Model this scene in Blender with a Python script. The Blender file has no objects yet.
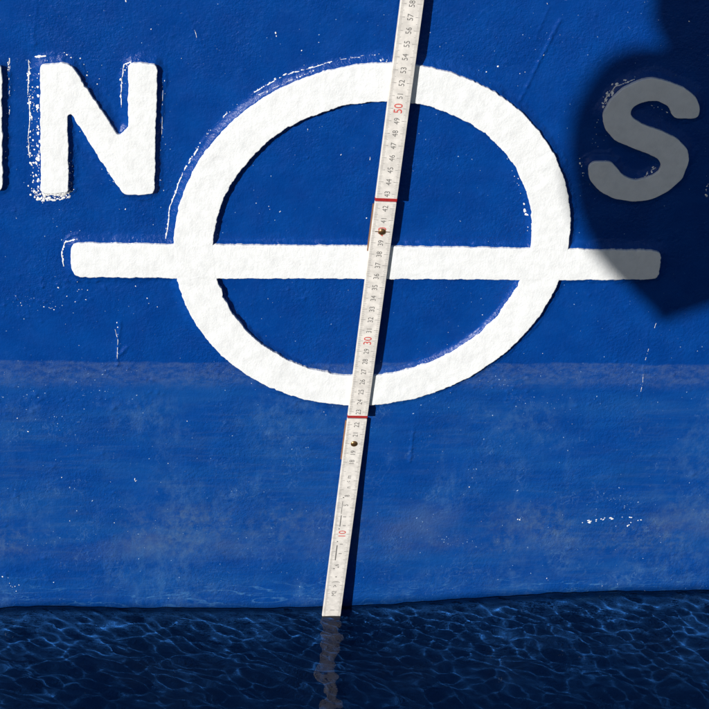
import bpy, bmesh, math, random
import numpy as np
from mathutils import Vector, Matrix

random.seed(7)
RNG = np.random.default_rng(7)
scene = bpy.context.scene
C = scene.collection

# ------------------------------------------------------------------ camera
CAM = np.array([-0.1857281, -1.0612892, 0.6496381])
PITCH, YAW, ROLL, FPX = 0.6102, 0.1679, 0.1005, 1667.0146
_f = np.array([math.sin(YAW)*math.cos(PITCH), math.cos(YAW)*math.cos(PITCH), -math.sin(PITCH)])
_r0 = np.array([math.cos(YAW), -math.sin(YAW), 0.0])
_u0 = np.cross(_r0, _f)
_r = _r0*math.cos(ROLL) + _u0*math.sin(ROLL)
_u = -_r0*math.sin(ROLL) + _u0*math.cos(ROLL)
cd = bpy.data.cameras.new('camera')
cam = bpy.data.objects.new('camera', cd); C.objects.link(cam)
cd.sensor_width = 36.0; cd.sensor_fit = 'HORIZONTAL'
cd.lens = 36.0*FPX/709.0
cd.clip_start = 0.02; cd.clip_end = 2000
cam.matrix_world = Matrix(((_r[0], _u[0], -_f[0], CAM[0]), (_r[1], _u[1], -_f[1], CAM[1]), (_r[2], _u[2], -_f[2], CAM[2]), (0, 0, 0, 1)))
scene.camera = cam

def at(px, py, y0=0.0):
    """photo pixel -> point on the vertical plane y = y0"""
    d = _f + (px-354.5)/FPX*_r + (354.5-py)/FPX*_u
    return CAM + d*((y0-CAM[1])/d[1])

# ------------------------------------------------------------------ light
SUN = np.array([-0.95, -1.0, 0.52]); SUN /= np.linalg.norm(SUN)      # towards the sun
EL = math.asin(SUN[2]); AZ = math.atan2(SUN[0], SUN[1])
world = bpy.data.worlds.new('World'); scene.world = world; world.use_nodes = True
wn = world.node_tree.nodes; wl = world.node_tree.links
sky = wn.new('ShaderNodeTexSky'); sky.sky_type = 'NISHITA'; sky.sun_disc = False
sky.dust_density = 0.7; sky.ozone_density = 2.5; sky.sun_elevation = EL; sky.sun_rotation = AZ
bg = wn['Background']; bg.inputs['Strength'].default_value = 0.056
wl.new(sky.outputs['Color'], bg.inputs['Color'])
sd = bpy.data.lights.new('sun', 'SUN'); sd.energy = 5.0; sd.angle = math.radians(0.6); sd.color = (1.0, 0.975, 0.935)
sun = bpy.data.objects.new('sun', sd); C.objects.link(sun)
sun.rotation_euler = Vector(-SUN).to_track_quat('-Z', 'Y').to_euler()
sun.location = (-3, -3, 4)
sd.cycles.is_caustics_light = True
vs = scene.view_settings
vs.view_transform = 'Standard'; vs.look = 'None'; vs.exposure = 0.15; vs.gamma = 1.0; vs.use_curve_mapping = False
cy = scene.cycles
cy.caustics_reflective = False
cy.caustics_refractive = True
cy.blur_glossy = 0.0
cy.max_bounces = 10; cy.transmission_bounces = 8

# ------------------------------------------------------------------ helpers
def link(name, me, parent=None, mat=None):
    o = bpy.data.objects.new(name, me); C.objects.link(o)
    if parent is not None: o.parent = parent
    if mat is not None: me.materials.append(mat)
    return o
def empty(name, parent=None, loc=(0, 0, 0)):
    o = bpy.data.objects.new(name, None); C.objects.link(o); o.location = loc
    o.empty_display_size = 0.05
    if parent is not None: o.parent = parent
    return o
def tag(o, label=None, cat=None, group=None, kind=None):
    for k, v in (('label', label), ('category', cat), ('group', group), ('kind', kind)):
        if v: o[k] = v
    return o
def smooth(me):
    me.polygons.foreach_set('use_smooth', np.ones(len(me.polygons), bool)); me.update()
def grid_mesh(name, P):
    """P: (n, m, 3) array of points -> quad mesh"""
    n, m = P.shape[:2]
    idx = np.arange(n*m).reshape(n, m)
    q = np.stack([idx[:-1, :-1], idx[:-1, 1:], idx[1:, 1:], idx[1:, :-1]], -1).reshape(-1, 4).astype(np.int32)
    me = bpy.data.meshes.new(name)
    me.vertices.add(n*m); me.vertices.foreach_set('co', P.reshape(-1).astype(np.float32))
    me.loops.add(q.size); me.loops.foreach_set('vertex_index', q.reshape(-1))
    me.polygons.add(len(q)); me.polygons.foreach_set('loop_start', np.arange(0, q.size, 4, dtype=np.int32))
    me.polygons.foreach_set('loop_total', np.full(len(q), 4, np.int32))
    me.update(calc_edges=True); smooth(me)
    return me
def vnoise(x, y, seed):
    """smooth value noise, -1..1"""
    xi = np.floor(x).astype(np.int64); yi = np.floor(y).astype(np.int64)
    fx = x-xi; fy = y-yi
    fx = fx*fx*fx*(fx*(fx*6-15)+10); fy = fy*fy*fy*(fy*(fy*6-15)+10)
    def h(a, b):
        n = (a*374761393 + b*668265263 + seed*1274126177) & 0xffffffff
        n = ((n ^ (n >> 13))*1274126177) & 0xffffffff
        n = (n ^ (n >> 16)) & 0xffff
        return n/32767.5-1.0
    return (h(xi, yi)*(1-fx)+h(xi+1, yi)*fx)*(1-fy)+(h(xi, yi+1)*(1-fx)+h(xi+1, yi+1)*fx)*fy
def fbm(x, y, seed, octs=4, gain=0.5):
    s = 0; a = 1.0; t = 0
    for k in range(octs):
        s = s+a*vnoise(x*2**k+17.3*k, y*2**k-9.1*k, seed+k); t += a; a *= gain
    return s/t
def axis(dense0, dense1, step, lo, hi, growth=1.35):
    a = list(np.arange(dense0, dense1+step*.5, step))
    st = step; x = a[0]; left = []
    while x > lo:
        st *= growth; x -= st; left.append(max(x, lo))
    st = step; x = a[-1]; right = []
    while x < hi:
        st *= growth; x += st; right.append(min(x, hi))
    return np.array(left[::-1]+a+right)

# ------------------------------------------------------------------ materials
def new_mat(name):
    m = bpy.data.materials.new(name); m.use_nodes = True
    nt = m.node_tree; b = nt.nodes['Principled BSDF']
    return m, nt, b
class NB:
    def __init__(s, nt): s.nt = nt
    def n(s, t, **kw):
        k = s.nt.nodes.new(t)
        for a, v in kw.items(): setattr(k, a, v)
        return k
    def l(s, a, b): s.nt.links.new(a, b)
    def math(s, op, a, b=None, clamp=False):
        k = s.n('ShaderNodeMath', operation=op, use_clamp=clamp)
        for i, v in enumerate((a, b)):
            if v is None: continue
            if isinstance(v, (int, float)): k.inputs[i].default_value = v
            else: s.l(v, k.inputs[i])
        return k.outputs[0]
    def noise(s, vec, scale, detail=4, rough=.55, sc=(1, 1, 1)):
        mp = s.n('ShaderNodeMapping'); s.l(vec, mp.inputs['Vector']); mp.inputs['Scale'].default_value = sc
        k = s.n('ShaderNodeTexNoise'); s.l(mp.outputs[0], k.inputs['Vector'])
        k.inputs['Scale'].default_value = scale; k.inputs['Detail'].default_value = detail; k.inputs['Roughness'].default_value = rough
        return k.outputs['Fac']
    def ramp(s, fac, pts):
        k = s.n('ShaderNodeValToRGB'); s.l(fac, k.inputs['Fac'])
        e = k.color_ramp.elements
        while len(e) > 1: e.remove(e[-1])
        for i, (p, c) in enumerate(pts):
            el = e[0] if i == 0 else e.new(p)
            el.position = p; el.color = c if len(c) == 4 else (*c, 1)
        return k.outputs['Color']
    def maprange(s, v, a, b, c=0.0, d=1.0):
        k = s.n('ShaderNodeMapRange', interpolation_type='SMOOTHSTEP'); s.l(v, k.inputs['Value'])
        for i, w in zip((1, 2, 3, 4), (a, b, c, d)): k.inputs[i].default_value = w
        return k.outputs[0]
    def mix(s, f, a, b):
        k = s.n('ShaderNodeMix', data_type='RGBA')
        if isinstance(f, (int, float)): k.inputs[0].default_value = f
        else: s.l(f, k.inputs[0])
        for i, v in ((6, a), (7, b)):
            if isinstance(v, tuple): k.inputs[i].default_value = (*v, 1)
            else: s.l(v, k.inputs[i])
        return k.outputs[2]

def hull_material():
    m, nt, b = new_mat('hull_paint'); N = NB(nt)
    tc = N.n('ShaderNodeTexCoord').outputs['Object']
    sep = N.n('ShaderNodeSeparateXYZ'); N.l(tc, sep.inputs[0]); z = sep.outputs['Z']
    wob = N.math('MULTIPLY', N.math('SUBTRACT', N.noise(tc, 14, 5, .65), .5), .012)
    zz = N.math('ADD', z, wob)
    Z = lambda y: float(at(354, y)[2])
    mott = N.noise(tc, 38, 6, .62)                       # broad mottling
    fine = N.noise(tc, 260, 5, .6)
    streak = N.noise(tc, 30, 5, .6, (.35, 1, 1.6))       # horizontal tide streaks
    drip = N.noise(tc, 26, 5, .65, (1.8, 1, .35))        # vertical runs
    base = N.mix(N.maprange(mott, .3, .75), BLUE_A, BLUE_B)
    # faded zone below the old waterline
    low = N.maprange(zz, Z(384), Z(372))
    low = N.math('MULTIPLY', N.math('SUBTRACT', 1.0, N.maprange(z, Z(470), Z(366))), 1.0)
    fade = N.maprange(z, Z(364), Z(392))
    fsel = N.math('MULTIPLY', fade, N.maprange(streak, .38, .68, .12, .62))
    base = N.mix(fsel, base, FADED)
    # narrow chalky line
    l1 = N.math('MULTIPLY', N.maprange(zz, Z(361.5), Z(364)), N.maprange(zz, Z(392), Z(378)))
    l1 = N.math('MULTIPLY', l1, N.maprange(N.noise(tc, 190, 7, .75, (.6, 1, 1)), .38, .64, .12, .85))
    base = N.mix(N.math('MULTIPLY', l1, .32), base, (.11, .17, .27))
    # dull patchy scum band
    l2 = N.math('MULTIPLY', N.maprange(zz, Z(498), Z(522)), N.maprange(zz, Z(566), Z(540)))
    l2 = N.math('MULTIPLY', l2, N.maprange(N.noise(tc, 17, 6, .66, (.6, 1, 1)), .42, .68))
    base = N.mix(N.math('MULTIPLY', l2, .30), base, (.085, .115, .19))
    # pale vertical salt runs
    l3 = N.math('MULTIPLY', N.maprange(z, Z(400), Z(470)), N.maprange(drip, .57, .78))
    l3 = N.math('MULTIPLY', l3, N.maprange(fine, .35, .65, .3, 1.0))
    base = N.mix(N.math('MULTIPLY', l3, .34), base, (.08, .20, .40))
    # wispy scuffs, and light reflected off the water painted in as pale lines
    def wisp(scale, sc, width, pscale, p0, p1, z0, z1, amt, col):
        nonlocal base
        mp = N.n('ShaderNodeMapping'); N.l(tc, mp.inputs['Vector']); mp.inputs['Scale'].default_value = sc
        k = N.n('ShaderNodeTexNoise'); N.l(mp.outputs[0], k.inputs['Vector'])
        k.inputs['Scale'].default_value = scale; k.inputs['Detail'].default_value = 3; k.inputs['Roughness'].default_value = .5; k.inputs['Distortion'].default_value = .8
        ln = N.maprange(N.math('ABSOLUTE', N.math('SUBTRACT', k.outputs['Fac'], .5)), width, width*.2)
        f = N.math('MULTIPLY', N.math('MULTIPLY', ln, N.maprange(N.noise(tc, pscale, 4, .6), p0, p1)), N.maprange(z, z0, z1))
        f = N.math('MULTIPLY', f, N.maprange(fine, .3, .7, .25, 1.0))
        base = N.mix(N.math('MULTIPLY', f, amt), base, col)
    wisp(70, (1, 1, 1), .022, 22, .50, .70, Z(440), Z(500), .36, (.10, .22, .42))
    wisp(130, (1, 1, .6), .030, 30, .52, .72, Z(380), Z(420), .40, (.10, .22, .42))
    wisp(34, (.45, 1, 2.2), .014, 9, .36, .56, Z(578), Z(588), .55, (.07, .22, .44))  # this and the next: water-reflected light painted into the hull colour
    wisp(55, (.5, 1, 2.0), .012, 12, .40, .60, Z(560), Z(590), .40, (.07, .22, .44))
    def haze(scale, sc, a, b_, pscale, p0, p1, z0, z1, amt, col, zend=None):
        nonlocal base
        f = N.math('MULTIPLY', N.maprange(N.noise(tc, scale, 8, .72, sc), a, b_), N.maprange(N.noise(tc, pscale, 3, .5), p0, p1))
        f = N.math('MULTIPLY', f, N.maprange(z, z0, z1))
        if zend: f = N.math('MULTIPLY', f, N.maprange(zz, zend[1], zend[0]))
        base = N.mix(N.math('MULTIPLY', f, amt), base, col)
    haze(100, (1, 1, .7), .40, .66, 11, .44, .66, Z(385), Z(410), .40, (.055, .140, .31))
    haze(150, (.8, 1, .7), .42, .66, 12, .42, .62, Z(496), Z(514), .46, (.075, .135, .235), (Z(540), Z(566)))
    haze(60, (1.6, 1, .35), .48, .66, 9, .50, .64, Z(440), Z(480), .18, (.05, .17, .37))
    haze(70, (.25, 1, 2.4), .46, .66, 7, .34, .58, Z(388), Z(420), .16, (.060, .125, .235))
    haze(220, (1, 1, 1), .52, .68, 9, .30, .60, Z(-100), Z(-50), .16, (.02, .10, .33))
    # lighter blue put in under water to brighten the caustic lines
    base = N.mix(N.maprange(z, -.368, -.392, 0, .85), base, (.034, .180, .60))
    # fine speckle
    sp = N.maprange(N.noise(tc, 900, 2, .5), .70, .80)
    base = N.mix(N.math('MULTIPLY', sp, .25), base, (.10, .24, .50))
    wet = N.n('ShaderNodeAttribute', attribute_name='wet').outputs['Fac']
    base = N.mix(N.math('MULTIPLY', wet, .75), base, (.0008, .016, .085))
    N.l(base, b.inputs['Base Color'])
    rg = N.maprange(N.noise(tc, 60, 5, .6), .3, .7, .24, .42); b.inputs['Specular IOR Level'].default_value = .22
    N.l(N.math('MULTIPLY', rg, N.math('SUBTRACT', 1.0, N.math('MULTIPLY', wet, .6))), b.inputs['Roughness'])
    b.inputs['IOR'].default_value = 1.45
    h1 = N.noise(tc, 340, 3, .55)
    h2 = N.noise(tc, 900, 2, .5)
    h = N.math('ADD', N.math('MULTIPLY', h1, .00085), N.math('MULTIPLY', h2, .00036))
    h = N.math('MULTIPLY', h, N.maprange(N.noise(tc, 16, 3, .5), .32, .68, .45, 1.3))
    bp = N.n('ShaderNodeBump'); bp.inputs['Distance'].default_value = 1.0; bp.inputs['Strength'].default_value = .8
    N.l(h, bp.inputs['Height']); N.l(bp.outputs[0], b.inputs['Normal'])
    return m
BLUE_A, BLUE_B, FADED = (.0011, .036, .205), (.0016, .048, .247), (.007, .070, .268)

def white_material():
    m, nt, b = new_mat('white_paint'); N = NB(nt)
    tc = N.n('ShaderNodeTexCoord').outputs['Object']
    n1 = N.noise(tc, 120, 5, .6)
    col = N.mix(N.maprange(n1, .35, .7), (.775, .785, .785), (.71, .72, .72))
    pit = N.maprange(N.noise(tc, 210, 3, .6), .715, .76)
    col = N.mix(N.math('MULTIPLY', pit, .55), col, (.35, .36, .36))
    N.l(col, b.inputs['Base Color']); b.inputs['Roughness'].default_value = .42
    br = N.noise(tc, 150, 5, .62, (1, 1, .8))
    h = N.math('ADD', N.math('MULTIPLY', br, .00095), N.math('MULTIPLY', N.noise(tc, 600, 3, .6), .00022))
    bp = N.n('ShaderNodeBump'); bp.inputs['Distance'].default_value = 1.0; bp.inputs['Strength'].default_value = .6
    N.l(h, bp.inputs['Height']); N.l(bp.outputs[0], b.inputs['Normal'])
    return m
def plain(name, col, rough=.5, metal=0.0, bump=0.0, scale=300, var=.15):
    m, nt, b = new_mat(name); N = NB(nt)
    tc = N.n('ShaderNodeTexCoord').outputs['Object']
    n1 = N.noise(tc, scale, 4, .6)
    N.l(N.mix(N.maprange(n1, .3, .7), tuple(c*(1-var) for c in col), tuple(min(1, c*(1+var)) for c in col)), b.inputs['Base Color'])
    b.inputs['Roughness'].default_value = rough; b.inputs['Metallic'].default_value = metal
    if bump:
        bp = N.n('ShaderNodeBump'); bp.inputs['Distance'].default_value = bump
        N.l(n1, bp.inputs['Height']); N.l(bp.outputs[0], b.inputs['Normal'])
    return m
def water_material():
    m = bpy.data.materials.new('water'); m.use_nodes = True; nt = m.node_tree
    nt.nodes.remove(nt.nodes['Principled BSDF'])
    g = nt.nodes.new('ShaderNodeBsdfGlass'); g.inputs['IOR'].default_value = 1.333; g.inputs['Roughness'].default_value = 0.0
    g.inputs['Color'].default_value = (1, 1, 1, 1)
    nt.links.new(g.outputs[0], nt.nodes['Material Output'].inputs['Surface'])
    return m

M_HULL = hull_material(); M_WHITE = white_material(); M_WATER = water_material()
M_FLECK = plain('white_flecks', (.82, .82, .80), .25)
M_PALE = plain('pale_specks', (.20, .32, .50), .35)
M_RULE = plain('rule_lacquer', (.655, .62, .575), .45, 0, .00010, 140, .13)
M_INK = plain('black_print', (.13, .125, .12), .5)
M_GRAD = plain('grey_print', (.16, .155, .15), .5)
M_RED = plain('red_print', (.55, .06, .05), .5)
M_REDEDGE = plain('red_end', (.33, .018, .018), .45)
M_BRASS = plain('brass', (.36, .20, .085), .32, .9, 0, 500)
M_WOOD = plain('worn_wood_edge', (.20, .105, .055), .6)
M_CONCRETE = plain('concrete', (.26, .25, .23), .85, 0, .004, 14, .25)
M_CASTER = plain('caster_rubber', (.42, .11, .03), .5, 0, .0005, 60)
M_CASTER_ROPE = plain('caster_rope', (.40, .33, .22), .8, 0, .001, 300)
M_STEEL = plain('painted_steel', (.12, .13, .14), .45)
M_DECK = plain('deck_paint', (.16, .05, .035), .7, 0, .001, 30)

# ------------------------------------------------------------------ outlines of the welded marks (photo pixels -> hull plane)
T = 0.005                                                # plate thickness
def outline(px, scale=None):
    return np.array([at(x, y, -T)[[0, 2]] for x, y in px])
def resample(P, step=.0008):
    Q = np.vstack([P, P[:1]]); seg = np.linalg.norm(np.diff(Q, axis=0), axis=1); s = np.concatenate([[0], np.cumsum(seg)])
    n = max(16, int(s[-1]/step)); t = np.linspace(0, s[-1], n, endpoint=False)
    return np.stack([np.interp(t, s, Q[:, 0]), np.interp(t, s, Q[:, 1])], -1)
def relax(P, it):
    for _ in range(it): P = .5*P+.25*(np.roll(P, 1, 0)+np.roll(P, -1, 0))
    return P
def sub(c, k=.3385, ox=0, oy=0): return [(ox+x*k, oy+y*k) for x, y in c]
N_PX = [(40, 68.5), (42, 65.2), (50, 64.3), (64, 63.6), (69, 64.5), (72.5, 67.5), (95, 101), (118, 135.5), (121, 135.6), (128, 127), (128.2, 69), (129.5, 65), (134, 63.6), (152, 64.3), (156, 65.5), (157.3, 70), (156, 130), (154.6, 190), (152, 194.5), (126, 195.3), (122, 192.5), (100, 160), (74, 118), (70, 113.6), (67.6, 116), (68.7, 184.5), (67.5, 192), (62, 193.6), (44, 193.6), (40.6, 191.5), (40.3, 130)]
S_PX = sub([(680, 345), (683, 318), (672, 288), (640, 262), (590, 242), (540, 230), (500, 240), (455, 262), (415, 300), (395, 340), (400, 378), (430, 415), (480, 437), (530, 455), (560, 470), (570, 490), (562, 510), (530, 525), (490, 535), (455, 520), (435, 495), (420, 478), (368, 478), (353, 490), (355, 530), (385, 565), (430, 588), (490, 597), (540, 590), (590, 565), (630, 530), (650, 480), (648, 445), (615, 410), (570, 388), (520, 372), (485, 352), (475, 335), (485, 315), (520, 300), (560, 298), (590, 315), (603, 346), (612, 351), (670, 351)], ox=469)
I_PX = [(-24, 67), (-21, 64), (-2, 64.5), (1.4, 67), (2.2, 120), (3.2, 187), (1, 190.5), (-20, 190.5), (-23, 187)]
BAR_PX = [(71, 249), (73.5, 245), (80, 243.4), (170, 245), (370, 246.5), (571, 249.8), (648, 250.8), (657.5, 251.6), (661, 254), (661.2, 258), (659, 275), (657, 278.4), (650, 279.8), (560, 280.4), (370, 279.2), (200, 278.8), (80, 277.4), (74, 275), (71.5, 270), (70.6, 260)]
RO, RI = .1497, .1205
th = np.linspace(0, 2*np.pi, 1200, endpoint=False)
def rag(n, seed, amp, wl, L):
    s = np.linspace(0, L/wl, n, endpoint=False)
    k = L/wl; w = np.minimum(1, np.minimum(s, k-s)/2)
    return amp*w*(fbm(s, 0*s+seed*3.7, seed, 4, .65)+.8*np.clip(fbm(s*2.3, 0*s+seed*1.3+9, seed+50, 3)-.15, 0, 1))
def ragged(P, seed, amp=.0009, wl=.0055):
    P = relax(resample(P), 3)
    t = np.roll(P, -1, 0)-np.roll(P, 1, 0); t /= np.linalg.norm(t, axis=1)[:, None]+1e-12
    nrm = np.stack([t[:, 1], -t[:, 0]], -1)
    L = np.linalg.norm(np.roll(P, -1, 0)-P, axis=1).sum()
    return P+nrm*rag(len(P), seed, amp, wl, L)[:, None]
SHAPES = {'N': ragged(outline(N_PX), 1), 'S': ragged(relax(resample(outline(S_PX)), 12), 2, .0004), 'I': ragged(outline(I_PX), 3), 'bar': ragged(outline(BAR_PX), 4, .0008)}
ro = RO+rag(1200, 5, .0010, .006, 2*np.pi*RO); ri = RI+rag(1200, 6, .0012, .007, 2*np.pi*RI)

def poly_sdf(x, z, P):
    """signed distance (negative inside) of points to the closed outline"""
    d2 = np.full(x.shape, 1e9); ins = np.zeros(x.shape, bool)
    P = P[::2]; Q = np.roll(P, -1, 0)
    for (ax, az), (bx, bz) in zip(P, Q):
        ex, ez = bx-ax, bz-az; L = ex*ex+ez*ez+1e-18
        t = np.clip(((x-ax)*ex+(z-az)*ez)/L, 0, 1)
        d2 = np.minimum(d2, (x-ax-t*ex)**2+(z-az-t*ez)**2)
        c = ((az > z) != (bz > z)) & (x < (bx-ax)*(z-az)/(bz-az+1e-18)+ax)
        ins ^= c
    d = np.sqrt(d2)
    return np.where(ins, -d, d)

WLX = np.array([-2, -.6, -.40, -.29, -.247, -.215, -.17, -.083, -.014, .055, .116, .21, .275, .34, .45, .7, 2])
WLH = np.array([0, 0, .001, .003, .005, .0025, 0, -.0025, -.002, .001, .005, .0105, .012, .0105, .004, 0, 0])
_wx = np.linspace(-1, 1, 2001); _wh = np.interp(_wx, WLX, WLH)
for _ in range(3): _wh = np.convolve(np.pad(_wh, 12, 'edge'), np.ones(25)/25, 'valid')
def swell(x, y): return np.interp(x, _wx, _wh)*np.exp(-np.abs(y)/.16)
WL = -.373

# ------------------------------------------------------------------ the ship
ship = tag(empty('ship', loc=(0, 0, -.373)), 'blue painted ship side with white welded load line ring and letters', 'ship')
OFF = Vector((0, 0, .373))
def ship_part(name, me, mat, parent=None):
    o = link(name, me, parent or ship, mat)
    if parent is None: o.location = OFF
    return o

xs = axis(-.335, .40, .0009, -6, 6, 1.25); zs = axis(-.43, .25, .0009, -1.3, 1.3, 1.25)
X, Zc = np.meshgrid(xs, zs)
D = np.full(X.shape, 1.0)
def put(fn, x0, x1, z0, z1, m=.03):
    i0, i1 = np.searchsorted(xs, (x0-m, x1+m)); j0, j1 = np.searchsorted(zs, (z0-m, z1+m))
    D[j0:j1, i0:i1] = np.minimum(D[j0:j1, i0:i1], fn(X[j0:j1, i0:i1], Zc[j0:j1, i0:i1]))
put(lambda x, z: np.maximum(np.hypot(x, z)-RO, RI-np.hypot(x, z)), -RO, RO, -RO, RO)
for k, P in SHAPES.items():
    put(lambda x, z: poly_sdf(x, z, P), P[:, 0].min(), P[:, 0].max(), P[:, 1].min(), P[:, 1].max(), .014)
inside_ring = np.hypot(X, Zc) < (RI+RO)/2
mask = np.clip(1.2-np.maximum(np.abs(X)/.8, np.abs(Zc)/.8), 0, 1)
H = .00055*fbm(X/.09, Zc/.09, 11, 3)+.00028*fbm(X/.016, Zc/.016, 15, 3)*np.clip(.55+.9*fbm(X/.12, Zc/.12, 61, 2), .15, 1.2)
# welded fillet round every plate, its toe uneven
W = np.where(inside_ring, .0026, .0058)*(1+.30*fbm(X/.022, Zc/.022, 21, 3))
u = np.clip(1-D/W, 0, 1)
fil = np.where(inside_ring, .0028, .0032)*(u**1.3)+.0006*np.exp(-((D-W*.92)/(.0011))**2)*np.clip(.5+1.3*fbm(X/.006, Zc/.006, 25, 2), 0, 1.6)
fil += .00032*u*(1-u)*4*fbm(X/.004, Zc/.004, 29, 2)
H = H+np.where(D > 0, fil, .0028)
# paint lumps: scattered blobs and a few runs
nl = 420
lx = RNG.uniform(-.33, .38, nl); lz = RNG.uniform(-.42, .24, nl); lr = RNG.uniform(.0005, .0015, nl)*np.where(RNG.random(nl) < .1, 1.6, 1)
cl = [at(35, 300), at(15, 400), at(110, 395), at(500, 390), at(20, 570), at(80, 280)]
for k in range(200):
    c0 = cl[k % len(cl)]; lx[k] = c0[0]+RNG.normal(0, .018); lz[k] = c0[2]+RNG.normal(0, .011)
runs = [((120, 322), (117, 366), .0010), ((127, 347), (120, 354), .0012), ((648, 330), (640, 400), .0006), ((413, 430), (410, 462), .0010), ((205, 50), (196, 30), .0006), ((560, 20), (520, 100), .0010), ((535, 40), (548, 8), .0007), ((185, 5), (198, 42), .0006), ((33, 40), (37, 0), .0007)]
for (a, b_, r) in runs:
    A, B = at(*a), at(*b_); n = int(np.linalg.norm(B-A)/.0011)
    for t in np.linspace(0, 1, n):
        p = A*(1-t)+B*t
        lx = np.append(lx, p[0]+RNG.normal(0, .0004)); lz = np.append(lz, p[2]); lr = np.append(lr, r*RNG.uniform(.7, 1.3))
for x, z, r in zip(lx, lz, lr):
    m = 2.6*r
    i0, i1 = np.searchsorted(xs, (x-m, x+m)); j0, j1 = np.searchsorted(zs, (z-m, z+m))
    if i1 > i0 and j1 > j0:
        q = ((X[j0:j1, i0:i1]-x)**2+(Zc[j0:j1, i0:i1]-z)**2)/(r*r)
        H[j0:j1, i0:i1] += .42*r*np.exp(-q)
H *= mask
hull = ship_part('hull_plating', grid_mesh('hull_plating', np.stack([X, -H, Zc], -1)[:, ::-1][::-1]), M_HULL)
hull.cycles.is_caustics_receiver = True
co = np.empty(len(hull.data.vertices)*3, np.float32); hull.data.vertices.foreach_get('co', co); co = co.reshape(-1, 3)
up_ = co[:, 2]-WL-swell(co[:, 0], 0*co[:, 0])-.0016*fbm(co[:, 0]/.03, 0*co[:, 0], 71, 4)
at_ = hull.data.attributes.new('wet', 'FLOAT', 'POINT')
at_.data.foreach_set('value', (np.clip((.0095-up_)/.0085, 0, 1)**1.5*np.clip((up_+.012)/.006, 0, 1)).astype(np.float32))
# make sure the plating faces the water
if hull.data.polygons[len(hull.data.polygons)//2].normal.y > 0: hull.data.flip_normals()

def height_at(x, z):
    i = min(max(np.searchsorted(xs, x), 0), len(xs)-1); j = min(max(np.searchsorted(zs, z), 0), len(zs)-1)
    return float(H[j, i])

bm = bmesh.new()
bmesh.ops.create_cube(bm, size=1)
for v in bm.verts: v.co = Vector((v.co.x*11.9, .012+(v.co.y+.5)*3.4, (v.co.z+.5)*2.58-1.3))
me = bpy.data.meshes.new('hull_body'); bm.to_mesh(me); bm.free()
ship_part('hull_body', me, M_DECK)

# plates -------------------------------------------------------------------
def plate_mesh(name, P, t=T):
    """welded plate: wall, rounded arris, flat face"""
    area = .5*np.sum(P[:, 0]*np.roll(P[:, 1], -1)-np.roll(P[:, 0], -1)*P[:, 1])
    if area < 0: P = P[::-1]
    tg = relax(np.roll(P, -2, 0)-np.roll(P, 2, 0), 4); tg /= np.linalg.norm(tg, axis=1)[:, None]
    inn = np.stack([-tg[:, 1], tg[:, 0]], -1)
    lv = [(0, .0015), (0, t-.0004), (.0001, t-.00014), (.0003, t-.00002), (.0007, t)]
    n = len(P); V = []
    for o, y in lv:
        q = P+inn*o; V += [(a, -y, b) for a, b in q]
    F = []
    for k in range(len(lv)-1):
        for i in range(n):
            j = (i+1) % n; F.append((k*n+i, k*n+j, (k+1)*n+j, (k+1)*n+i))
    F.append(tuple(range((len(lv)-1)*n, len(lv)*n)))
    me = bpy.data.meshes.new(name); me.from_pydata(V, [], F); me.update(); smooth(me)
    bm = bmesh.new(); bm.from_mesh(me)
    bmesh.ops.triangulate(bm, faces=[f for f in bm.faces if len(f.verts) > 4])
    bmesh.ops.recalc_face_normals(bm, faces=bm.faces)
    bm.to_mesh(me); bm.free()
    return me
mark = tag(empty('load_line_mark', ship, OFF), 'white welded load line ring crossed by a horizontal bar')
# ring: polar sheet
prof = [(0, .0015), (0, T-.0004), (.0001, T-.00014), (.0003, T-.00002), (.0007, T)]
rings = []
for o, y in prof: rings.append((ro-o, y))
for k in range(1, 12): rings.append(((ro-.0012)*(1-k/12)+(ri+.0012)*k/12, T))
for o, y in prof[::-1]: rings.append((ri+o, y))
P = []
for k, (rr, y) in enumerate(rings):
    xr, zr = rr*np.cos(th), rr*np.sin(th)
    inb = np.clip(-poly_sdf(xr, zr, SHAPES['bar'])/.0008, 0, 1)
    y = y*(1-inb)+T*inb
    lump = (1-inb)*.00034*fbm(np.cos(th)*rr/.014+40, np.sin(th)*rr/.014+40, 33, 3)*(1 if 5 <= k <= len(rings)-6 else .3)
    P.append(np.stack([rr*np.cos(th), -(y+lump), rr*np.sin(th)], -1))
P = np.array(P); P = np.concatenate([P, P[:, :1]], 1)
me = grid_mesh('ring', P)
bm = bmesh.new(); bm.from_mesh(me); bmesh.ops.remove_doubles(bm, verts=bm.verts, dist=1e-6); bmesh.ops.recalc_face_normals(bm, faces=bm.faces); bm.to_mesh(me); bm.free(); smooth(me)
link('ring', me, mark, M_WHITE)
link('bar', plate_mesh('bar', SHAPES['bar'], T-.00005), mark, M_WHITE)
for k, lab in (('N', 'white raised letter N'), ('S', 'white raised letter S'), ('I', 'white raised letter cut off by the picture edge')):
    o = ship_part('letter', plate_mesh('letter_'+k, SHAPES[k]), M_WHITE); o['label'] = lab

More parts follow.
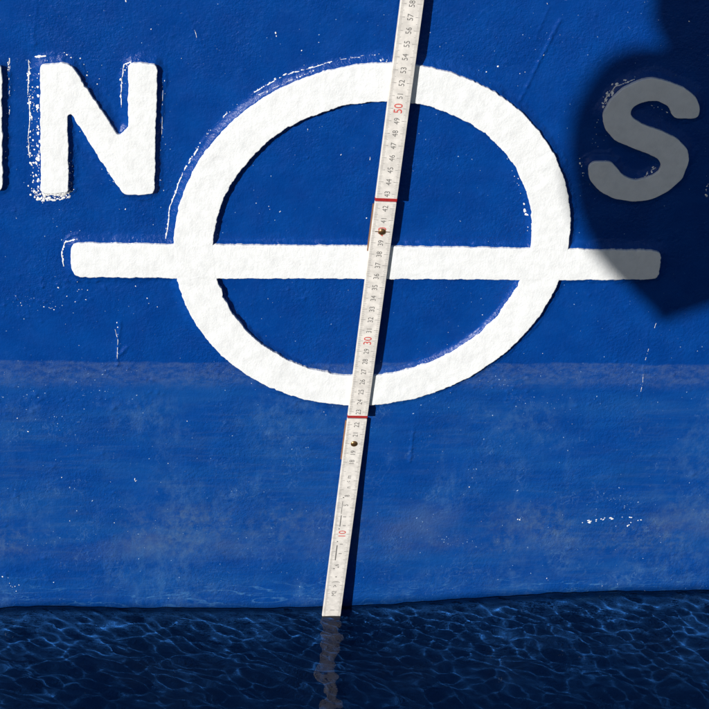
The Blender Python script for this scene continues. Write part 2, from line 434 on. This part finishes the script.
# white paint specks, and sun glints laid on as white shapes ---------------------------------------------
fv, ff = [], []
WHITE = (fv, ff); PALE = ([], [])
def fleck(x, z, r, el=1.0, ang=0.0, lift=None):
    h = height_at(x, z)
    n = 7; b0 = len(fv); ca, sa = math.cos(ang), math.sin(ang)
    for ring_, (k, dy) in enumerate(((1.0, -.0002), (.62, .35*r))):
        for i in range(n):
            a = 2*math.pi*i/n; q = r*k*random.uniform(.7, 1.25)
            dx, dz = q*math.cos(a)*el, q*math.sin(a)
            X_, Z_ = x+dx*ca-dz*sa, z+dx*sa+dz*ca
            fv.append((X_, -(height_at(X_, Z_)+.00008+min(dy, .0006 if r < .0008 else .0001)), Z_))
    fv.append((x, -(h+.00008+min(.42*r, .0007 if r < .0008 else .00015)), z))
    for i in range(n):
        j = (i+1) % n
        ff.append((b0+i, b0+j, b0+n+j, b0+n+i)); ff.append((b0+n+i, b0+n+j, b0+2*n))
def trail(px, n, jit, r0, r1, el=(1, 1.6)):
    P = np.array([at(x, y)[[0, 2]] for x, y in px]); s = np.concatenate([[0], np.cumsum(np.linalg.norm(np.diff(P, axis=0), axis=1))])
    for _ in range(n):
        t = random.random()*s[-1]; x = np.interp(t, s, P[:, 0]); z = np.interp(t, s, P[:, 1])
        i = min(np.searchsorted(s, t), len(P)-1); d = P[i]-P[max(i-1, 0)]
        fleck(x+random.gauss(0, jit), z+random.gauss(0, jit), r0*(r1/r0)**(random.random()**2.2), random.uniform(*el), math.atan2(d[1], d[0]))
mm = .001
def ribbon(px, seed, w, gap=0.0, wob=.0006, reps=1):  # thin white strips laid on as sun glints along the weld toes
    P = np.array([at(x, y)[[0, 2]] for x, y in px]); s = np.concatenate([[0], np.cumsum(np.linalg.norm(np.diff(P, axis=0), axis=1))])
    n = int(s[-1]/.0004); t = np.linspace(0, s[-1], n)
    for r_ in range(reps):
        sd_ = seed+31*r_
        x = np.interp(t, s, P[:, 0]); z = np.interp(t, s, P[:, 1])
        tx, tz = np.gradient(x), np.gradient(z); L = np.hypot(tx, tz)+1e-12; nx, nz = -tz/L, tx/L
        o_ = wob*fbm(t/.008, 0*t+sd_, sd_, 4, .6); x = x+nx*o_; z = z+nz*o_
        on = fbm(t/.0065, 0*t+sd_*1.7, sd_+5, 3, .6)-gap
        ww = w*np.clip(on*4, 0, 1)*(.55+.75*np.abs(fbm(t/.0014, 0*t+sd_, sd_+9, 2)))
        prev = None
        for i in range(n):
            if ww[i] < .00005: prev = None; continue
            b0 = len(fv)
            for k_, dy in ((-1, .00003), (0, .00022), (1, .00003)):
                X_, Z_ = x[i]+nx[i]*ww[i]*k_, z[i]+nz[i]*ww[i]*k_
                fv.append((X_, -(height_at(X_, Z_)+dy+.00006), Z_))
            if prev is not None:
                ff.append((prev, prev+1, b0+1, b0)); ff.append((prev+1, prev+2, b0+2, b0+1))
            prev = b0
ribbon([(29, 60), (28.5, 90), (30, 118), (28, 140), (31, 165)], 1, .00034, -.25)
ribbon([(29, 62), (28.5, 90), (30, 118), (28, 140), (31, 165)], 2, .00022, .1, .001, 2)
ribbon([(33, 57), (46, 55.5)], 3, .0006, -.2)
ribbon([(121, 118), (121.5, 80), (124, 64), (131, 60)], 4, .0003, -.1)
ribbon([(9, 58), (9.5, 80), (9, 120)], 5, .0003, 0)
ribbon([(166, 238), (170, 205), (183, 172), (198, 148)], 6, .00042, -.35)
ribbon([(198, 148), (215, 124), (238, 103)], 7, .0003, .05)
ribbon([(254, 92), (285, 75), (332, 61)], 8, .00034, -.2, .0003)
ribbon([(258, 94), (290, 79), (320, 67)], 9, .0002, -.1, .0003)
ribbon([(335, 60), (386, 53)], 10, .0002, .05, .0003)
ribbon([(64, 266), (61.5, 252), (65, 241), (80, 236.5)], 11, .0004, -.15)
ribbon([(80, 240.5), (168, 241)], 12, .0003, .1)
ribbon([(222, 244.3), (372, 245)], 13, .0003, .15)
ribbon([(433, 360), (455, 352), (480, 338), (500, 320), (513, 298)], 14, .00034, -.2, .0008)
ribbon([(440, 359), (480, 339), (506, 313)], 15, .0002, .05, .0012, 2)
ribbon([(602, 106), (606, 96), (615, 86), (634, 78)], 16, .0004, -.1)
ribbon([(616, 168), (625, 178), (640, 178), (657, 165)], 17, .0003, -.1)
ribbon([(547, 3), (556, 22), (562, 40)], 18, .0002, .1); ribbon([(182, 0), (191, 20), (199, 44)], 19, .0002, .1)
ribbon([(112, 318), (118, 340), (117, 366)], 20, .00025, .1)
ribbon([(163, 90), (161, 150)], 21, .0002, .15); ribbon([(372, 95), (370, 160)], 22, .0002, .2)
ribbon([(660, 310), (645, 360), (640, 400)], 23, .00018, .12)
trail([(29, 60), (28.5, 90), (30, 118), (28, 140), (31, 165)], 52, .6*mm, .22*mm, .8*mm, (1, 2.5))
trail([(31, 70), (33, 120), (33, 188)], 60, 1.3*mm, .2*mm, .9*mm)
trail([(36, 186), (38, 198), (66, 198), (72, 186)], 60, 1.4*mm, .3*mm, 1.3*mm)
trail([(38, 70), (38.5, 188)], 36, .5*mm, .3*mm, 1.2*mm)
trail([(33, 57), (42, 55.5)], 5, .2*mm, .3*mm, .8*mm, (1.5, 3))
trail([(34, 190), (37, 199), (60, 199), (70, 190), (71, 180)], 60, 1.1*mm, .25*mm, 1.3*mm)
trail([(43, 193), (68, 193)], 26, .7*mm, .9*mm, 2.4*mm)
trail([(38, 120), (38, 190)], 16, .7*mm, .25*mm, .9*mm)
trail([(70, 150), (72, 190)], 16, .8*mm, .25*mm, .8*mm)
trail([(114, 130), (120, 138), (126, 130)], 15, .7*mm, .3*mm, 1.0*mm)
trail([(121, 100), (122, 72), (130, 60)], 14, .6*mm, .2*mm, .9*mm, (1, 2.4))
trail([(85, 125), (118, 185)], 9, 1.4*mm, .2*mm, .6*mm)
trail([(163, 80), (161, 190)], 14, 1*mm, .2*mm, .5*mm)
trail([(57, 54), (76, 56), (100, 84)], 12, 1.2*mm, .25*mm, .7*mm)
trail([(9, 60), (9.5, 75)], 13, .7*mm, .25*mm, .9*mm); trail([(9, 75), (7, 190)], 14, 1.0*mm, .2*mm, .6*mm)
trail([(166, 235), (170, 205), (183, 172), (196, 150)], 41, .35*mm, .22*mm, .65*mm, (1.2, 3))
trail([(196, 150), (215, 122), (240, 104)], 18, .7*mm, .2*mm, .5*mm)
trail([(254, 92), (285, 74), (330, 62)], 30, .35*mm, .25*mm, .7*mm, (1.4, 3.5))
trail([(260, 94), (290, 79), (318, 68)], 14, .3*mm, .2*mm, .45*mm, (1.4, 3))
trail([(340, 58), (383, 54)], 12, .4*mm, .2*mm, .5*mm, (1.4, 3)); trail([(376, 57), (388, 60)], 9, .8*mm, .4*mm, 1.2*mm)
trail([(64, 262), (62, 250), (66, 241), (78, 237)], 18, .4*mm, .25*mm, .8*mm, (1, 2.4))
trail([(80, 241), (165, 242)], 22, .5*mm, .2*mm, .7*mm)
trail([(222, 244), (370, 245)], 18, .5*mm, .2*mm, .6*mm)
trail([(395, 246), (528, 247)], 12, .5*mm, .2*mm, .6*mm)
trail([(524, 205), (528, 222), (526, 238)], 8, .6*mm, .3*mm, 1.4*mm)
trail([(505, 150), (522, 195)], 7, .7*mm, .2*mm, .5*mm)
trail([(433, 360), (455, 352), (480, 338), (500, 320), (512, 300)], 52, .5*mm, .2*mm, .55*mm, (1.2, 3.2))
trail([(480, 336), (472, 344)], 4, .5*mm, .5*mm, 1.1*mm)
trail([(602, 106), (606, 96), (615, 86), (632, 78)], 27, .9*mm, .3*mm, 1.3*mm)
trail([(597, 110), (594, 150)], 5, .8*mm, .2*mm, .5*mm)
trail([(579, 158), (583, 175)], 7, .6*mm, .25*mm, .9*mm)
trail([(616, 168), (625, 178), (640, 178), (657, 165)], 25, .6*mm, .25*mm, .8*mm)
trail([(652, 105), (668, 112)], 7, 1*mm, .25*mm, .7*mm)
trail([(708, 183), (706, 191)], 7, .25*mm, .4*mm, .8*mm); trail([(705.5, 195), (707, 196)], 3, .3*mm, .8*mm, 1.1*mm)
trail([(540, 73), (480, 70)], 4, 2*mm, .2*mm, .7*mm)
trail([(578, 523), (600, 520), (625, 517), (645, 521)], 18, .9*mm, .4*mm, 1.2*mm, (1.2, 2.4))
trail([(626, 528), (634, 520)], 4, .5*mm, .4*mm, .9*mm)
trail([(517, 519), (520, 520)], 3, .4*mm, .4*mm, .9*mm)
trail([(118, 322), (117, 362)], 4, .5*mm, .2*mm, .5*mm)
trail([(135, 280), (155, 310)], 4, 2.5*mm, .3*mm, .7*mm)
trail([(8, 300), (60, 308), (85, 280)], 14, 3*mm, .25*mm, .9*mm)
trail([(0, 575), (22, 592)], 8, 2*mm, .3*mm, .8*mm)
trail([(133, 473), (135, 482)], 3, .5*mm, .5*mm, .8*mm)
trail([(275, 32), (277, 38)], 3, .5*mm, .4*mm, .9*mm)
trail([(215, 195), (300, 215)], 5, 4*mm, .3*mm, .6*mm)
def scatter(n, r0, y0=0, y1=600):
    for _ in range(n):
        p = at(random.uniform(0, 709), random.uniform(y0, y1))
        if height_at(p[0], p[2]) < .0024: fleck(p[0], p[2], r0*mm*(4)**(random.random()**3), random.uniform(1, 2.2), random.uniform(0, 3))
scatter(150, .13)
fv, ff = PALE  # pale dots for small paint specks and painted-in sun glints
scatter(900, .12); scatter(300, .14, 360, 600)
for a_ in ((35, 300), (15, 395), (100, 390), (60, 420), (180, 530), (30, 540), (540, 400), (450, 540), (610, 500), (500, 385)):
    trail([(a_[0]-25, a_[1]-4), (a_[0]+25, a_[1]+4)], 22, 5*mm, .14*mm, .5*mm)
for name, (fv, ff), mt in (('paint_flecks_and_glints', WHITE, M_FLECK), ('pale_dots_and_glints', PALE, M_PALE)):
    me = bpy.data.meshes.new(name); me.from_pydata(fv, [], ff); me.update(); smooth(me)
    bm = bmesh.new(); bm.from_mesh(me); bmesh.ops.recalc_face_normals(bm, faces=bm.faces); bm.to_mesh(me); bm.free()
    o = ship_part(name, me, mt); o['kind'] = 'stuff'
# ------------------------------------------------------------------ water
wx = axis(-.55, .62, .0022, -300, 300, 1.12); wy = axis(-.42, .012, .0022, -300, 300, 1.12)
WX, WY = np.meshgrid(wx, wy)
hw = np.zeros(WX.shape)
wr = random.Random(3)
far = np.clip(1.6-np.hypot(WX, WY), 0, 1)
comps = []
for lam, amp, n in ((.30, .0003, 3), (.11, .00012, 4), (.052, .00010, 9), (.034, .00008, 12), (.020, .000080, 12), (.012, .000050, 14)):
    for k in range(n):
        a = wr.uniform(-math.pi, 0); ph = wr.uniform(0, 6.28); l = lam*wr.uniform(.75, 1.3)
        kx, ky = math.cos(a)*2*math.pi/l, math.sin(a)*2*math.pi/l
        env = 1+.6*vnoise(WX/(l*3)+k*5, WY/(l*3)+k*3, 90+k)
        hw += amp*(1 if lam > .04 else .15+np.exp(-np.abs(WY)/.04))*env*np.sin(kx*WX+ky*WY+ph)
# rings spreading from the foot of the rule
for fx, fy, a_, l_, dec in ((-.006, -.013, .00026, .012, .05), (.23, .01, .00012, .013, .07), (-.22, .006, .00010, .012, .05)):
    rr = np.hypot(WX-fx, WY-fy)
    hw += a_*np.sin(rr*2*math.pi/l_)*np.exp(-rr/dec)*np.clip(rr/.012, 0, 1)
hw *= far
hw += swell(WX, WY)*far
wme = grid_mesh('water', np.stack([WX, WY, WL+hw], -1))
if wme.polygons[0].normal.z < 0: wme.flip_normals()
water = link('water', wme, None, M_WATER); water['kind'] = 'structure'
water.cycles.is_caustics_caster = True
sb = grid_mesh('seabed', np.stack([*np.meshgrid(np.linspace(-300, 300, 21), np.linspace(-300, 300, 21)), np.full((21, 21), -4.0)], -1))
seabed = link('seabed', sb, None, plain('mud', (.03, .035, .03), .9, 0, .02, 2)); seabed['kind'] = 'structure'

# ------------------------------------------------------------------ folding rule
rule = tag(empty('folding_rule', loc=(-.006, -.013, -.377)), 'cream folding rule with centimetre numbers upright against the blue hull', 'ruler')
RINV = Matrix.Translation(-Vector(rule.location))
HW, TH = .0081, .0030
cxpx = lambda y: 412.5-.1317*y
NUMY = {58: 3.8, 57: 17.7, 56: 31, 55: 44.3, 54: 57.4, 53: 70.5, 52: 83.4, 51: 96.3, 50: 108.8, 49: 121.2, 48: 133.7, 47: 146.3, 46: 158.3, 45: 170.1, 44: 182.4, 43: 194, 42: 208.2, 41: 220.2, 39: 243.3, 38: 254.2, 37: 265.2, 36: 276.4, 35: 287.4, 34: 298.4, 33: 309.1, 32: 319.8, 31: 330.4, 30: 340.3, 29: 351.4, 28: 361.7, 27: 372, 26: 382.3, 25: 392.2, 24: 402, 23: 412.2, 22: 425, 21: 434.3, 19: 453.6, 18: 463, 10: 535.9, 1: 610}

def text_mesh(body, size):
    cu = bpy.data.curves.new('t', 'FONT'); cu.body = body; cu.size = size; cu.align_x = 'CENTER'; cu.align_y = 'CENTER'; cu.resolution_u = 3
    ob = bpy.data.objects.new('t', cu); C.objects.link(ob)
    dg = bpy.context.evaluated_depsgraph_get()
    me = bpy.data.meshes.new_from_object(ob.evaluated_get(dg))
    bpy.data.objects.remove(ob); bpy.data.curves.remove(cu)
    return me
class MB:
    def __init__(s): s.v = []; s.f = []
    def quad(s, x0, x1, y0, y1, z):
        b = len(s.v); s.v += [(x0, y0, z), (x1, y0, z), (x1, y1, z), (x0, y1, z)]; s.f.append((b, b+1, b+2, b+3))
    def disc(s, x, y, r, z, n=10):
        b = len(s.v); s.v += [(x+r*math.cos(6.2832*i/n), y+r*math.sin(6.2832*i/n), z) for i in range(n)]; s.f.append(tuple(range(b, b+n)))
    def text(s, body, size, x, y, z, sx=1.0):
        me = text_mesh(body, size); b = len(s.v)
        # run along the rule, reading upwards
        s.v += [(x-v.co.y, y+v.co.x*sx, z) for v in me.vertices]
        s.f += [tuple(b+i for i in p.vertices) for p in me.polygons]
        bpy.data.meshes.remove(me)
    def build(s, name, parent, mat):
        me = bpy.data.meshes.new(name); me.from_pydata(s.v, [], s.f); me.update()
        return link(name, me, parent, mat)
def box_bev(name, x0, x1, y0, y1, z0, z1, bev, parent, mat):
    bm = bmesh.new(); bmesh.ops.create_cube(bm, size=1)
    for v in bm.verts: v.co = Vector(((x0, x1)[v.co.x > 0], (y0, y1)[v.co.y > 0], (z0, z1)[v.co.z > 0]))
    if bev: bmesh.ops.bevel(bm, geom=bm.edges[:], offset=bev, segments=2, affect='EDGES', profile=.6)
    me = bpy.data.meshes.new(name); bm.to_mesh(me); bm.free()
    return link(name, me, parent, mat)

def slat(n0, n1, ybot, ytop, end0, end1, nums, tick_range, skip=(), rot=0.0):
    """n0, n1: two printed numbers whose photo rows anchor the scale; front face runs from y=ybot at the lower to ytop at the upper one"""
    A = Vector(at(cxpx(NUMY[n0]), NUMY[n0], ybot)); B = Vector(at(cxpx(NUMY[n1]), NUMY[n1], ytop))
    ly = (B-A).normalized(); lz = Vector((0, -1, 0)); lx = ly.cross(lz).normalized(); lz = lx.cross(ly).normalized()
    sc = (B-A).length/(n1-n0)
    org = A-ly*(n0*sc)                                    # where this slat's scale would read zero
    pos = lambda s: s*sc
    Mx = Matrix(((lx.x, ly.x, lz.x, org.x), (lx.y, ly.y, lz.y, org.y), (lx.z, ly.z, lz.z, org.z), (0, 0, 0, 1)))
    o = box_bev('slat', -HW, HW, pos(end0), pos(end1), -TH, 0, .0006, rule, M_RULE)
    o.matrix_basis = RINV @ Mx
    zf = .00006
    ink, gr = MB(), MB()
    for s in nums:
        if s in skip: continue
        nm = MB(); big = s % 10 == 0
        nm.text(str(s), .0088 if big else .0058, .0003, 0, zf, .92)
        nm.build('numeral', o, M_RED if big else M_INK).location = (0, pos(s), 0)
    for k in range(int(math.ceil(tick_range[0]*10)), int(tick_range[1]*10)+1):
        y = pos(k/10); L = .0036 if k % 10 == 0 else (.0026 if k % 5 == 0 else .0018); w = .00011 if k % 10 else .00016
        for sgn in (-1, 1):
            a = sgn*(HW-.0008); b_ = sgn*(HW-.0008-L)
            gr.quad(min(a, b_), max(a, b_), y-w, y+w, zf)
    gr.build('graduations', o, M_GRAD)['kind'] = 'stuff'
    return o, pos, ink, zf
s3, pos3, ink, zf = slat(43, 58, -.0116, -.0088, 42.42, 62.6, range(43, 63), (42.6, 62.4))
box_bev('end_edge', -HW-.0001, HW+.0001, pos3(42.36), pos3(42.64), -TH-.0001, .00012, .0004, s3, M_REDEDGE)
s2, pos2, ink, zf = slat(24, 41, -.0084, -.0084, 22.42, 42.55, range(23, 43), (22.6, 42.4))
box_bev('end_edge', -HW-.0001, HW+.0001, pos2(22.36), pos2(22.62), -TH-.0001, .00012, .0004, s2, M_REDEDGE)
s1, pos1, ink, zf = slat(1, 21, -.0120, -.0052, -.1, 22.6, (10, 18, 19, 21, 22, 1), (0.2, 22.3))
# small printed marks between the figures
def p1(y): return 10+(NUMY[10]-y)/((NUMY[10]-NUMY[18])/-8*-1) if y < NUMY[10] else 10-(y-NUMY[10])/((NUMY[1]-NUMY[10])/9)
def lp(px, py): return ((px-cxpx(py))/1.14*.001, pos1(p1(py)))
for px, py in ((343.5, 498.3), (339, 530.5), (337.3, 543), (334, 569), (338.2, 567.5), (336, 577)):
    x, y = lp(px, py); ink.disc(x, y, .00062, zf)
for (xa, ya), (xb, yb), w in (((342.6, 502), (341.4, 515), .00022), ((341, 516.5), (340, 528), .00040), ((337, 546.5), (335.2, 561), .00045)):
    x0, y0 = lp(xa, ya); x1, y1 = lp(xb, yb); x = (x0+x1)/2
    ink.quad(x-w, x+w, y1, y0, zf)
for px, py in ((344.4, 518), (344, 527), (341, 545.5), (340, 554.5)):
    x, y = lp(px, py); ink.quad(x-.0013, x+.0013, y-.00030, y+.00030, zf)
for body, size, px, py in (('m', .0045, 349, 477.5), ('c', .0040, 348, 482), ('n', .0045, 348.3, 488), ('8', .0048, 347.2, 496.5), ('5', .0046, 346, 506), ('6', .0042, 336.8, 565.5), (')', .0062, 335.4, 582), ('>', .0052, 335.2, 586), ('M2', .0046, 334, 593.5)):
    x, y = lp(px, py); ink.text(body, size*1.2, x, y, zf, .85)
ink.build('printed_marks', s1, M_INK)['kind'] = 'stuff'
# brass rivets and hinge plates at the two joints
def lathe(name, prof, n, parent, mat):
    V, F = [], []
    for r, z in prof:
        for i in range(n): V.append((r*math.cos(6.283185*i/n), r*math.sin(6.283185*i/n), z))
    for k in range(len(prof)-1):
        for i in range(n):
            j = (i+1) % n; F.append((k*n+i, k*n+j, (k+1)*n+j, (k+1)*n+i))
    F.append(tuple(range((len(prof)-1)*n, len(prof)*n))); F.append(tuple(reversed(range(n))))
    me = bpy.data.meshes.new(name); me.from_pydata(V, [], F); me.update(); smooth(me)
    return link(name, me, parent, mat)
for sl, pos, s in ((s2, pos2, 40), (s1, pos1, 20)):
    r = lathe('rivet', [(.0028, -.0001), (.0028, .0003), (.0025, .0007), (.0016, .0011), (.0006, .0013)], 20, sl, M_BRASS); r.location = (0, pos(s), 0)
    h = box_bev('hinge_plate', -HW-.0009, HW-.0012, pos(s-1.9), pos(s+2.2), -TH-.0012, -TH+.0006, .0003, sl, M_WOOD); h.rotation_euler.z = 0
bx = box_bev('rivet_bar', -.0052, .0058, pos2(40)-.0003, pos2(40)+.0003, 0, .00035, .0001, s2, M_BRASS)

# ------------------------------------------------------------------ quay behind the photographer
qp = []
bm = bmesh.new(); bmesh.ops.create_cube(bm, size=1)
for v in bm.verts: v.co = Vector((v.co.x*60, -1.5-(.5-v.co.y)*8, -4+(v.co.z+.5)*3.85))
bmesh.ops.bevel(bm, geom=bm.edges[:], offset=.03, segments=2, affect='EDGES')
me = bpy.data.meshes.new('quay'); bm.to_mesh(me); bm.free()
quay = link('quay', me, None, M_CONCRETE); quay['kind'] = 'structure'

# ------------------------------------------------------------------ unseen shade caster, added with its support to shade the letter S
YF = -1.0
prof_px = [(650, -40), (650, 0), (645, 20), (645, 40), (656, 54), (664, 66), (650, 74), (612, 80), (592, 94), (578, 116), (564, 144), (560, 170), (563, 202), (568, 232), (582, 258), (596, 272), (622, 293), (640, 305), (656, 318), (668, 324), (684, 325)]  # outline of the wanted shadow, which gives the caster its shape
k = -YF/(-SUN[1]/1.0)
shift = SUN/(-SUN[1])*(-YF)
ax = at(690, 205)[0]
cosa = math.cos(math.atan2(abs(SUN[0]), abs(SUN[1])))
pr = []
for px, py in prof_px:
    p = at(px, py); pr.append(((ax-p[0])*cosa, p[2]))
zc = at(702, 205)[2]
pr.append((.001, pr[-1][1]-.0005))
top = [( .012, pr[0][1]+.035), (.030, pr[0][1]+.02)]
pr = [(max(r, .001), z-zc) for r, z in top+pr][::-1]
pr = list(zip(*[np.convolve(np.pad(np.interp(np.linspace(0, len(pr)-1, 120), range(len(pr)), c_), 4, 'edge'), np.ones(9)/9, 'valid') for c_ in zip(*pr)]))
t = np.linspace(0, len(pr)-1, 90); rr_ = np.interp(t, range(len(pr)), [a for a, _ in pr]); zz_ = np.interp(t, range(len(pr)), [b for _, b in pr])
F0 = Vector((ax+shift[0], YF, zc+shift[2]))
caster = lathe('shade_caster', list(zip(rr_, zz_)), 40, None, M_CASTER); caster.location = F0
tag(caster, 'added round orange shade caster hanging clear of the hull, shaped to shade the S', 'shade_caster')
ztop = F0.z+zz_.max(); ZB = 1.02
rp = lathe('caster_rope', [(.009, 0), (.009, ZB-ztop+.01)], 12, None, M_CASTER_ROPE); rp.location = (F0.x, F0.y, ztop-.01)
tag(rp, 'added short tan line holding up the shade caster', 'caster_rope')
caster_boom = lathe('caster_boom', [(.03, 0), (.03, -YF-.02), (.026, -YF+.12), (.018, -YF+.14)], 20, None, M_STEEL)
caster_boom.rotation_euler = (math.radians(90), 0, 0); caster_boom.location = (F0.x, .0, ZB+.03)
tag(caster_boom, 'added dark grey steel pole that carries the shade caster', 'caster_boom')
